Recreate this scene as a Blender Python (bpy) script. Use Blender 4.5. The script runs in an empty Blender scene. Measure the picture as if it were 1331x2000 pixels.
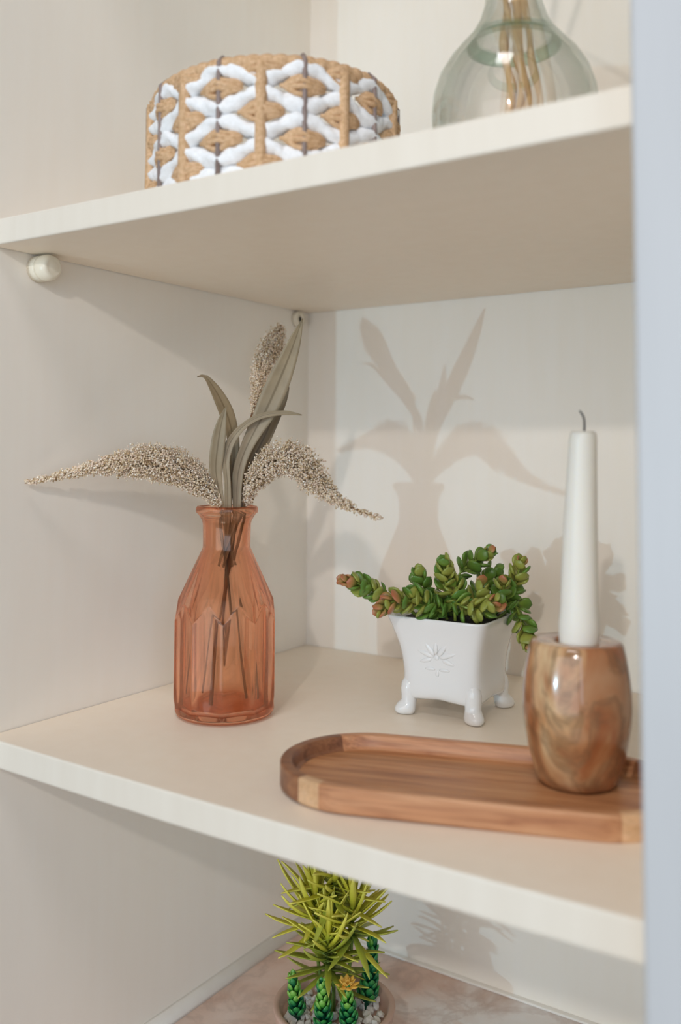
import bpy, bmesh, math, random
import numpy as np
from mathutils import Vector, Matrix

random.seed(7)
rng = np.random.default_rng(7)
scene = bpy.context.scene
COL = scene.collection
pi = math.pi


def srgb(h, a=1.0):
    c = [int(h[i:i + 2], 16) / 255 for i in (0, 2, 4)]
    return tuple(x / 12.92 if x <= 0.04045 else ((x + 0.055) / 1.055) ** 2.4 for x in c) + (a,)


# ------------------------------------------------------------------ camera
cd = bpy.data.cameras.new('camera')
cam = bpy.data.objects.new('camera', cd)
COL.objects.link(cam)
Rv, Uv, Fv = Vector((0.83126, 0.55586, 0.00504)), Vector((0.03093, -0.0553, 0.99799)), Vector((-0.55502, 0.82944, 0.06316))
m = Matrix((Rv, Uv, -Fv)).transposed().to_4x4()
m.translation = Vector((0.5854, -0.4170, 0.2033))
cam.matrix_world = m
cd.sensor_fit = 'VERTICAL'
cd.sensor_height = 36.0
cd.sensor_width = 24.0
cd.lens = 32.944
cd.shift_y = -0.11747
cd.clip_start = 0.01
cd.dof.use_dof = True
cd.dof.focus_distance = 0.74
cd.dof.aperture_fstop = 4.0
scene.camera = cam

# ------------------------------------------------------------------ light
world = bpy.data.worlds.new('room_light')
scene.world = world
world.use_nodes = True
bg = world.node_tree.nodes['Background']
bg.inputs[0].default_value = (1.0, 0.97, 0.93, 1)
bg.inputs[1].default_value = 0.08


def lamp(name, loc, energy, color, radius):
    l = bpy.data.lights.new(name, 'POINT')
    l.energy = energy
    l.color = color
    l.shadow_soft_size = radius
    o = bpy.data.objects.new(name, l)
    o.location = loc
    COL.objects.link(o)


def area_light(name, loc, target, size, energy, color):
    l = bpy.data.lights.new(name, 'AREA')
    l.shape = 'RECTANGLE'
    l.size, l.size_y = size
    l.energy = energy
    l.color = color
    o = bpy.data.objects.new(name, l)
    o.location = loc
    o.rotation_euler = (Vector(loc) - Vector(target)).to_track_quat('Z', 'Y').to_euler()
    COL.objects.link(o)


lamp('low_cool_lamp', (-0.118, -1.3, 0.088), 13.0, (0.48, 0.80, 1.0), 0.007)
lamp('high_room_lamp', (0.715, -1.12, 0.71), 13.5, (1.0, 0.93, 0.87), 0.018)
area_light('far_window', (0.35, -2.3, 0.25), (0.35, 0.0, 0.25), (1.7, 1.7), 16.5, (0.98, 0.975, 0.99))
area_light('side_fill', (2.0, -1.9, 0.55), (0.15, 0.2, 0.1), (1.7, 1.7), 18.0, (0.56, 0.77, 1.0))  # added fill from the right to brighten the left wall, no real opening
area_light('overhead_fill', (0.45, -0.9, 1.75), (0.45, -0.62, 0.85), (0.5, 0.5), 9.5, (1.0, 0.97, 0.97))  # added fill from above to lift the shelf tops, no known fixture
area_light('floor_bounce_fill', (0.5, -0.9, -1.0), (0.25, 0.15, 0.35), (0.5, 0.5), 2.5, (1.0, 0.90, 0.76))  # added fill standing in for light bounced up off the room floor

scene.view_settings.view_transform = 'Standard'
scene.view_settings.look = 'None'
scene.view_settings.exposure = 0.08
scene.view_settings.gamma = 1.0
scene.view_settings.use_curve_mapping = False
scene.cycles.use_denoising = True
scene.cycles.max_bounces = 12
scene.cycles.transparent_max_bounces = 16
scene.cycles.sample_clamp_indirect = 4.0

# ------------------------------------------------------------------ materials


class NT:
    def __init__(self, name):
        self.m = bpy.data.materials.new(name)
        self.m.use_nodes = True
        self.t = self.m.node_tree
        self.b = self.t.nodes['Principled BSDF']
        self.out = self.t.nodes['Material Output']

    def n(self, typ, **kw):
        nd = self.t.nodes.new(typ)
        for k, v in kw.items():
            if k.startswith('i_'):
                key = k[2:]
                nd.inputs[int(key) if key.isdigit() else key.replace('_', ' ')].default_value = v
            else:
                setattr(nd, k, v)
        return nd

    def l(self, a, b):
        self.t.links.new(a, b)

    def coords(self, kind='Object', scale=(1, 1, 1), rot=(0, 0, 0)):
        tc = self.n('ShaderNodeTexCoord')
        mp = self.n('ShaderNodeMapping')
        mp.inputs['Scale'].default_value = scale
        mp.inputs['Rotation'].default_value = rot
        self.l(tc.outputs[kind], mp.inputs[0])
        return mp.outputs[0]

    def ramp(self, fac, stops):
        r = self.n('ShaderNodeValToRGB')
        e = r.color_ramp.elements
        while len(e) < len(stops):
            e.new(0.5)
        for el, (p, c) in zip(e, stops):
            el.position = p
            el.color = c if not isinstance(c, str) else srgb(c)
        self.l(fac, r.inputs[0])
        return r.outputs[0]

    def noise(self, vec, scale, detail=4, rough=0.55, dist=0.0):
        n = self.n('ShaderNodeTexNoise')
        n.inputs['Scale'].default_value = scale
        n.inputs['Detail'].default_value = detail
        n.inputs['Roughness'].default_value = rough
        n.inputs['Distortion'].default_value = dist
        if vec is not None:
            self.l(vec, n.inputs['Vector'])
        return n.outputs['Fac']

    def mix(self, fac, a, b, blend='MIX'):
        x = self.n('ShaderNodeMix', data_type='RGBA', blend_type=blend)
        for sock, v in ((x.inputs[0], fac), (x.inputs[6], a), (x.inputs[7], b)):
            if hasattr(v, 'links'):
                self.l(v, sock)
            else:
                sock.default_value = v if not isinstance(v, str) else srgb(v)
        return x.outputs[2]

    def bump(self, h, strength=0.2, dist=0.001):
        b = self.n('ShaderNodeBump')
        b.inputs['Strength'].default_value = strength
        b.inputs['Distance'].default_value = dist
        self.l(h, b.inputs['Height'])
        self.l(b.outputs[0], self.b.inputs['Normal'])

    def col(self, c):
        if hasattr(c, 'links'):
            self.l(c, self.b.inputs['Base Color'])
        else:
            self.b.inputs['Base Color'].default_value = c if not isinstance(c, str) else srgb(c)

    def set(self, **kw):
        for k, v in kw.items():
            self.b.inputs[k.replace('_', ' ')].default_value = v
        return self


def simple(name, c, rough=0.5, var=None, scale=60, bump=0.0, bscale=200, **kw):
    t = NT(name)
    v = t.coords()
    if var:
        t.col(t.ramp(t.noise(v, scale), [(0.3, c), (0.7, var)]))
    else:
        t.col(c)
    t.set(Roughness=rough, **kw)
    if bump:
        t.bump(t.noise(v, bscale, 3), bump, 0.0006)
    return t.m


M = {}
# painted board: cream satin paint, faint brush streaks
def paint(name, a, b, rough):
    t = NT(name)
    v = t.coords(scale=(1, 1, 0.12))
    t.col(t.ramp(t.noise(v, 70, 3), [(0.3, a), (0.7, b)]))
    t.set(Roughness=rough)
    t.bump(t.noise(t.coords(), 420, 3), 0.06, 0.0004)
    return t.m


M['wall'] = paint('cream_wall_paint', 'FBF3E7', 'FCF5EA', 0.5)
M['back'] = paint('cream_panel_paint', 'FBF4E9', 'FCF6ED', 0.5)
M['shelf'] = paint('cream_shelf_paint', 'F8EAD7', 'FAEDDB', 0.42)
M['edge'] = paint('cream_edge_band', 'E8DDCD', 'ECE2D3', 0.45)
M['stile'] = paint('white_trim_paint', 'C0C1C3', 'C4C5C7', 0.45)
M['trimlight'] = paint('pale_caulk', 'FBF8F2', 'F7F3EC', 0.6)


def marble_floor():
    t = NT('rosy_marble')
    v = t.coords()
    n1 = t.noise(v, 14, 5, 0.55, 0.3)
    n2 = t.noise(v, 20, 6, 0.6, 0.5)
    base = t.ramp(n1, [(0.30, 'CDB3A4'), (0.48, 'EDE6E2'), (0.62, 'F2EFED'), (0.8, 'DDBFAD')])
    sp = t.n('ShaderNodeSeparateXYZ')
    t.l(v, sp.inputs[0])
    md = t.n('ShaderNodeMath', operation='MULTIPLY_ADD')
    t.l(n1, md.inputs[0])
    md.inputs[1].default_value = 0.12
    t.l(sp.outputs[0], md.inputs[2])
    rosy_shade = t.ramp(n1, [(0.30, 'C99F89'), (0.5, 'E2C4B3'), (0.7, 'EAD6CA')])
    base = t.mix(t.ramp(md.outputs[0], [(0.215, (0, 0, 0, 1)), (0.265, (1, 1, 1, 1))]), rosy_shade, base)  # rosy to white marble, with the floor's shade edge painted in along x
    vein = t.ramp(n2, [(0.44, (0, 0, 0, 1)), (0.5, (0.35, 0.35, 0.35, 1)), (0.56, (0, 0, 0, 1))])
    t.col(t.mix(vein, base, 'B59A8C'))
    t.set(Roughness=0.32)
    return t.m


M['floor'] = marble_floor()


def wood(name, a, b, c, scale=1.0):
    t = NT(name)
    v = t.coords('Object', (4 * scale, 60 * scale, 60 * scale))
    n1 = t.noise(v, 3.2, 6, 0.6, 0.6)
    n2 = t.noise(t.coords('Object', (10, 420, 420)), 2.0, 3, 0.6)
    info = t.n('ShaderNodeObjectInfo')
    base = t.ramp(n1, [(0.28, a), (0.5, b), (0.74, c)])
    fine = t.ramp(n2, [(0.35, (0.75, 0.75, 0.75, 1)), (0.65, (1, 1, 1, 1))])
    x = t.mix(0.75, base, fine, 'MULTIPLY')
    var = t.ramp(info.outputs['Random'], [(0.0, (0.8, 0.78, 0.76, 1)), (1.0, (1.06, 1.03, 1.0, 1))])
    t.col(t.mix(1.0, x, var, 'MULTIPLY'))
    t.set(Roughness=0.42)
    t.bump(n2, 0.08, 0.0004)
    return t.m


M['wood'] = wood('acacia_board', '98603C', 'C48A5E', 'DCA87A')
M['woodrim'] = wood('acacia_rim', '9E6342', 'CA9066', 'DEAA80')
M['woodcap'] = wood('acacia_cap', '6A412B', '9A6546', 'B98259', 0.6)
M['woodpale'] = wood('pale_inlay', 'DDAC7C', 'E8BC90', 'F0C8A0')


def stone():
    t = NT('brown_onyx')
    v = t.coords('Object', (1, 1, 0.6), (0.5, 0.3, 0.2))
    n1 = t.noise(v, 30, 3, 0.5, 0.4)
    n2 = t.noise(v, 38, 3, 0.55, 0.6)
    n3 = t.noise(v, 34, 6, 0.6, 1.0)
    sep = t.n('ShaderNodeSeparateXYZ')
    t.l(t.coords(), sep.inputs[0])
    a = t.ramp(n1, [(0.34, '7E4A2C'), (0.44, 'A86C44'), (0.53, 'C6976A'), (0.66, 'DCBE94')])
    gx = t.n('ShaderNodeMath', operation='MULTIPLY_ADD')       # the block is redder towards one end of its bedding
    t.l(sep.outputs[0], gx.inputs[0])
    gx.inputs[1].default_value = 7.0
    t.l(n2, gx.inputs[2])
    b = t.mix(t.ramp(gx.outputs[0], [(0.46, (0, 0, 0, 1)), (0.64, (0.62, 0.62, 0.62, 1))]), a, '94502E')
    vein = t.ramp(n3, [(0.42, (0, 0, 0, 1)), (0.5, (0.5, 0.5, 0.5, 1)), (0.56, (0, 0, 0, 1))])
    t.col(t.mix(vein, b, '64503A'))
    t.set(Roughness=0.16, IOR=1.5, Coat_Weight=0.5, Coat_Roughness=0.08)
    return t.m


M['stone'] = stone()
t = NT('candle_wax')
t.col('F3F1E9')
t.set(Roughness=0.38, Subsurface_Weight=0.35, Subsurface_Scale=0.006)
t.b.inputs['Subsurface Radius'].default_value = (1.0, 0.9, 0.7)
M['wax'] = t.m
M['wick'] = simple('charred_wick', '2B2A2C', 0.9)
t = NT('white_glaze')
t.col('F3F2F0')
t.set(Roughness=0.12, Coat_Weight=0.4, Coat_Roughness=0.05)
M['glaze'] = t.m
M['soil'] = simple('dark_soil', '14110D', 0.9, '2A241B', 300, 0.4, 500)


def glassy(name, tint, rim, mixf, ior, rough=0.0):
    """tinted glass: part refraction, part straight transmission, Fresnel reflection."""
    t = NT(name)
    t.t.nodes.remove(t.b)
    lw = t.n('ShaderNodeLayerWeight')
    lw.inputs['Blend'].default_value = 0.3
    c = t.mix(lw.outputs['Facing'], srgb(tint), srgb(rim))
    tr = t.n('ShaderNodeBsdfTransparent')
    rf = t.n('ShaderNodeBsdfGlass')
    rf.inputs['IOR'].default_value = ior
    rf.inputs['Roughness'].default_value = rough
    gl = t.n('ShaderNodeBsdfGlossy')
    gl.inputs['Roughness'].default_value = 0.03
    fr = t.n('ShaderNodeFresnel')
    fr.inputs['IOR'].default_value = ior
    ge = t.n('ShaderNodeNewGeometry')
    ff = t.n('ShaderNodeMath', operation='MULTIPLY_ADD')      # reflection on the outer side of each surface only
    t.l(ge.outputs['Backfacing'], ff.inputs[0])
    ff.inputs[1].default_value = -1.0
    ff.inputs[2].default_value = 1.0
    mu = t.n('ShaderNodeMath', operation='MULTIPLY')
    t.l(fr.outputs[0], mu.inputs[0])
    t.l(ff.outputs[0], mu.inputs[1])
    t.l(c, tr.inputs[0])
    t.l(c, rf.inputs[0])
    m1 = t.n('ShaderNodeMixShader')
    t.l(mu.outputs[0], m1.inputs[0])
    t.l(tr.outputs[0], m1.inputs[1])
    t.l(gl.outputs[0], m1.inputs[2])
    m2 = t.n('ShaderNodeMixShader')
    m2.inputs[0].default_value = mixf
    t.l(m1.outputs[0], m2.inputs[1])
    t.l(rf.outputs[0], m2.inputs[2])
    t.l(m2.outputs[0], t.out.inputs[0])
    return t.m


M['pinkglass'] = glassy('amber_pink_glass', 'FFEEE2', 'FFD0B8', 0.85, 1.5)
M['clearglass'] = glassy('greenish_glass', 'FFFFFF', 'E6EFEB', 0.4, 1.45)
M['greenglass'] = glassy('green_glass_band', 'D4E8DE', 'B4CEC2', 0.4, 1.4)


def leafmat(name, a, b, c, rough=0.55, vein=None):
    t = NT(name)
    at = t.n('ShaderNodeAttribute', attribute_name='along')
    v = t.coords()
    base = t.ramp(at.outputs['Fac'], [(0.0, a), (0.5, b), (1.0, c)])
    nz = t.ramp(t.noise(v, 90, 3), [(0.3, (0.86, 0.86, 0.86, 1)), (0.7, (1.04, 1.04, 1.04, 1))])
    x = t.mix(1.0, base, nz, 'MULTIPLY')
    if vein:
        ac = t.n('ShaderNodeAttribute', attribute_name='across')
        f = t.ramp(ac.outputs['Fac'], [(0.0, (0.8, 0.8, 0.8, 1)), (0.09, (0.5, 0.5, 0.5, 1)), (0.14, (0, 0, 0, 1))])
        x = t.mix(f, x, vein)
    t.col(x)
    t.set(Roughness=rough)
    return t.m


M['leaf'] = leafmat('olive_leaf', '86755A', 'A69479', '958466', 0.5, '6B5A3E')
M['leafdark'] = leafmat('brown_olive_leaf', '745F43', '907A5A', '8E7B5F', 0.5, '604C30')
M['stem'] = simple('brown_stem', '6B4A30', 0.7, '85613F', 120)
M['drystem'] = simple('dull_stem', '5C5144', 0.7, '6E6252', 120)


def seeds():
    t = NT('seed_grains')
    at = t.n('ShaderNodeAttribute', attribute_name='tint')
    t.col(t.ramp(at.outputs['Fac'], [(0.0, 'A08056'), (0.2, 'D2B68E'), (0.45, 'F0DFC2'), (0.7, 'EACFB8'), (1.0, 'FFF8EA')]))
    t.set(Roughness=0.75)
    return t.m


M['seeds'] = seeds()


def rope(name, a, b):
    t = NT(name)
    v = t.coords()
    t.col(t.ramp(t.noise(v, 420, 4), [(0.3, a), (0.7, b)]))
    t.set(Roughness=0.75)
    t.bump(t.noise(v, 900, 3), 0.25, 0.0006)
    return t.m


M['white_rope'] = rope('white_paper_rope', 'E8E7E6', 'F5F5F6')
M['straw'] = rope('tan_straw', 'BC9468', 'DDB892')
M['wire'] = simple('brown_wire', '82706A', 0.5, '93817A', 80)
M['peg'] = simple('ivory_plastic', 'EFE6D2', 0.3)
M['dark'] = simple('dark_hole', '1A120C', 0.9)
M['clay'] = simple('pink_clay', 'C6A391', 0.7, 'D0AF9E', 60, 0.1)
M['twig'] = simple('peeled_twig', 'C69C64', 0.6, 'DDB888', 70)
M['pebble'] = simple('white_pebble', 'D9D3CA', 0.6, 'F0ECE6', 150)
M['flower'] = simple('yellow_petal', 'F0B63A', 0.5, 'FBD070', 200)


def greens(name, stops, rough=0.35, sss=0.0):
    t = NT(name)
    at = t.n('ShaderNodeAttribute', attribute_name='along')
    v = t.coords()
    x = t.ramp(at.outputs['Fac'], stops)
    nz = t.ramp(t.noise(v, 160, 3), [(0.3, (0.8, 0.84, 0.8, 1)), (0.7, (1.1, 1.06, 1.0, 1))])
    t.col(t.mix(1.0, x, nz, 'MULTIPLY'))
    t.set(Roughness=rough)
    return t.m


M['suc_green'] = greens('sedum_green', [(0.0, '9CAE50'), (0.55, '76983E'), (1.0, '588238')])
M['suc_yellow'] = greens('sedum_yellow_green', [(0.0, 'C0B862'), (0.6, 'A8AC50'), (1.0, '8C9846')])
M['suc_red'] = greens('sedum_blush', [(0.0, '9AA04A'), (0.45, 'B09A58'), (1.0, 'B8664C')])
M['grass_light'] = greens('lime_blade', [(0.0, 'A8B038'), (0.4, 'DEDA48'), (1.0, 'ECE46C')], 0.45)
M['grass_dark'] = greens('olive_blade', [(0.0, '6E8438'), (0.5, 'AAB440'), (1.0, 'BABE54')], 0.45)
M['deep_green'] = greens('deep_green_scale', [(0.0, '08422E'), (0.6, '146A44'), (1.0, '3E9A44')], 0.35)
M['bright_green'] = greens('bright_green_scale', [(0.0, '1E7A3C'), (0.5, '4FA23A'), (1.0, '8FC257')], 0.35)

# ------------------------------------------------------------------ helpers


def link(o):
    COL.objects.link(o)
    return o


def base_of(p):
    """world location of the thing a part belongs to (things are never rotated)."""
    v = Vector((0, 0, 0))
    while p is not None:
        v = v + Vector(p.location)
        p = p.parent
    return v


def mesh_obj(name, verts, faces, mat, parent=None, smooth=True, attrs=None, loc=None, mats=None, midx=None):
    me = bpy.data.meshes.new(name)
    vs = np.asarray(verts, float).reshape(-1, 3)
    off = np.array(base_of(parent)) if parent is not None else np.zeros(3)
    o_loc = np.zeros(3) if loc is None else np.array(loc, float)
    me.from_pydata((vs - off - o_loc).tolist() if loc is None or parent is None else (vs - o_loc).tolist(), [], faces)
    if mats:
        for q in mats:
            me.materials.append(q)
        if midx is not None:
            me.polygons.foreach_set('material_index', midx)
    else:
        me.materials.append(mat)
    if smooth:
        me.polygons.foreach_set('use_smooth', [True] * len(me.polygons))
    for k, v in (attrs or {}).items():
        a = me.attributes.new(k, 'FLOAT', 'POINT')
        a.data.foreach_set('value', np.asarray(v, np.float32))
    me.update()
    o = bpy.data.objects.new(name, me)
    if parent is not None:
        o.parent = parent
        if loc is not None:
            o.location = (Vector(loc) - Vector(off))
    elif loc is not None:
        o.location = loc
    return link(o)


def tag(o, label, cat, group=None):
    o['label'] = label
    o['category'] = cat
    if group:
        o['group'] = group
    return o


def thing(name, label, cat, loc, group=None):
    o = bpy.data.objects.new(name, None)
    o.empty_display_size = 0.02
    o.location = loc
    link(o)
    return tag(o, label, cat, group)


def structure(o):
    o['kind'] = 'structure'
    return o


def stuff(o):
    o['kind'] = 'stuff'
    return o


def finish(o, bevel=None, seg=2, subsurf=0, autosmooth=False, fix=True):
    me = o.data
    bm = bmesh.new()
    bm.from_mesh(me)
    if fix:
        bmesh.ops.recalc_face_normals(bm, faces=bm.faces)
    bm.to_mesh(me)
    bm.free()
    if bevel:
        b = o.modifiers.new('bevel', 'BEVEL')
        b.width = bevel
        b.segments = seg
        b.limit_method = 'ANGLE'
        b.angle_limit = math.radians(35)
        b.harden_normals = False
    if subsurf:
        s = o.modifiers.new('subsurf', 'SUBSURF')
        s.levels = s.render_levels = subsurf
    return o


def box(name, lo, hi, mat, parent=None, bevel=0.001):
    x0, y0, z0 = lo
    x1, y1, z1 = hi
    v = [(x0, y0, z0), (x1, y0, z0), (x1, y1, z0), (x0, y1, z0), (x0, y0, z1), (x1, y0, z1), (x1, y1, z1), (x0, y1, z1)]
    f = [(0, 3, 2, 1), (4, 5, 6, 7), (0, 1, 5, 4), (1, 2, 6, 5), (2, 3, 7, 6), (3, 0, 4, 7)]
    o = mesh_obj(name, v, f, mat, parent, smooth=False)
    if bevel:
        finish(o, bevel, 3)
    return o


def rings(rows, close_u=True, cap0=True, cap1=True):
    """faces for a stack of rings with equal vertex counts."""
    n = len(rows[0])
    v = [p for r in rows for p in r]
    f = []
    for i in range(len(rows) - 1):
        for j in range(n if close_u else n - 1):
            a, b = i * n + j, i * n + (j + 1) % n
            f.append((a, b, b + n, a + n))
    if cap0:
        f.append(tuple(range(n - 1, -1, -1)))
    if cap1:
        k = (len(rows) - 1) * n
        f.append(tuple(range(k, k + n)))
    return v, f


def lathe(name, prof, c, mat, parent=None, n=48, rfun=None, cap0=True, cap1=True):
    rows = []
    for r, z in prof:
        row = []
        for j in range(n):
            a = 2 * pi * j / n
            rr = r * (rfun(a, z, r) if rfun else 1)
            row.append((c[0] + rr * math.cos(a), c[1] + rr * math.sin(a), c[2] + z))
        rows.append(row)
    v, f = rings(rows, True, cap0, cap1)
    return mesh_obj(name, v, f, mat, parent)


def resample(P, n):
    """Catmull-Rom resampling of rows of any width."""
    P = np.asarray(P, float)
    s = np.r_[0, np.cumsum(np.linalg.norm(np.diff(P[:, :3], axis=0), axis=1))]
    u = np.linspace(0, s[-1], n)
    out = []
    for x in u:
        i = min(max(np.searchsorted(s, x) - 1, 0), len(P) - 2)
        t = (x - s[i]) / max(s[i + 1] - s[i], 1e-9)
        p0, p1, p2, p3 = P[max(i - 1, 0)], P[i], P[i + 1], P[min(i + 2, len(P) - 1)]
        m1 = (p2 - p0) / 2
        m2 = (p3 - p1) / 2
        h = t * t * (3 - 2 * t)
        out.append(p1 + (p2 - p1) * t * 1.0 if len(P) < 3 else
                   (2 * t ** 3 - 3 * t * t + 1) * p1 + (t ** 3 - 2 * t * t + t) * m1 + h * p2 + (t ** 3 - t * t) * m2)
    return np.array(out)


def frames(P, up=None):
    T = np.gradient(P, axis=0)
    T /= np.linalg.norm(T, axis=1)[:, None] + 1e-12
    N = []
    if up is None:
        up = np.array([0.31, 0.52, 0.8])
    n = np.array(up, float)
    for t in T:
        n = n - t * (n @ t)
        n /= np.linalg.norm(n) + 1e-12
        N.append(n)
    N = np.array(N)
    return T, N, np.cross(T, N)


def tube_geo(P, rad, seg=8, closed=False, twist=None):
    P = np.asarray(P, float)
    n = len(P)
    rad = np.broadcast_to(rad, n)
    if closed:
        Q = np.vstack([P[-1:], P, P[:1]])
        T = (Q[2:] - Q[:-2])
        T /= np.linalg.norm(T, axis=1)[:, None]
        N = np.array([np.array([0, 0, 1.0]) - t * t[2] for t in T])
        N /= np.linalg.norm(N, axis=1)[:, None]
        B = np.cross(T, N)
    else:
        T, N, B = frames(P)
    rows = []
    for i in range(n):
        row = []
        for j in range(seg):
            a = 2 * pi * j / seg
            r = rad[i] * (twist(a, i) if twist else 1)
            row.append(P[i] + r * (math.cos(a) * N[i] + math.sin(a) * B[i]))
        rows.append(row)
    if closed:
        rows.append(rows[0])
    return rings(rows, True, not closed, not closed)


def tube(name, P, rad, mat, parent=None, seg=8, closed=False, twist=None):
    v, f = tube_geo(P, rad, seg, closed, twist)
    return finish(mesh_obj(name, v, f, mat, parent))


def join(parts):
    V, F, o = [], [], 0
    for v, f in parts:
        V += [tuple(p) for p in v]
        F += [tuple(i + o for i in q) for q in f]
        o += len(v)
    return V, F


def ribbon(P, W, side, thick=0.0006, cup=0.25, nc=5):
    """closed blade along P (n,3), half widths W, blade plane spanned by `side`."""
    n = len(P)
    T = np.gradient(P, axis=0)
    T /= np.linalg.norm(T, axis=1)[:, None] + 1e-12
    side = np.broadcast_to(np.asarray(side, float), (n, 3))
    S = side - T * (side * T).sum(1)[:, None]
    S /= np.linalg.norm(S, axis=1)[:, None] + 1e-12
    Nn = np.cross(S, T)
    rows, along, across = [], [], []
    cs = np.linspace(-1, 1, nc)
    for i in range(n):
        row = []
        for c in cs:
            row.append(P[i] + S[i] * W[i] * c + Nn[i] * (cup * W[i] * (c * c - 0.4) + thick))
            along.append(i / (n - 1)); across.append(abs(c))
        for c in cs[::-1]:
            row.append(P[i] + S[i] * W[i] * c + Nn[i] * (cup * W[i] * (c * c - 0.4) - thick * (1 - 0.7 * abs(c))))
            along.append(i / (n - 1)); across.append(abs(c))
        rows.append(row)
    v, f = rings(rows)
    return v, f, along, across


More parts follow.
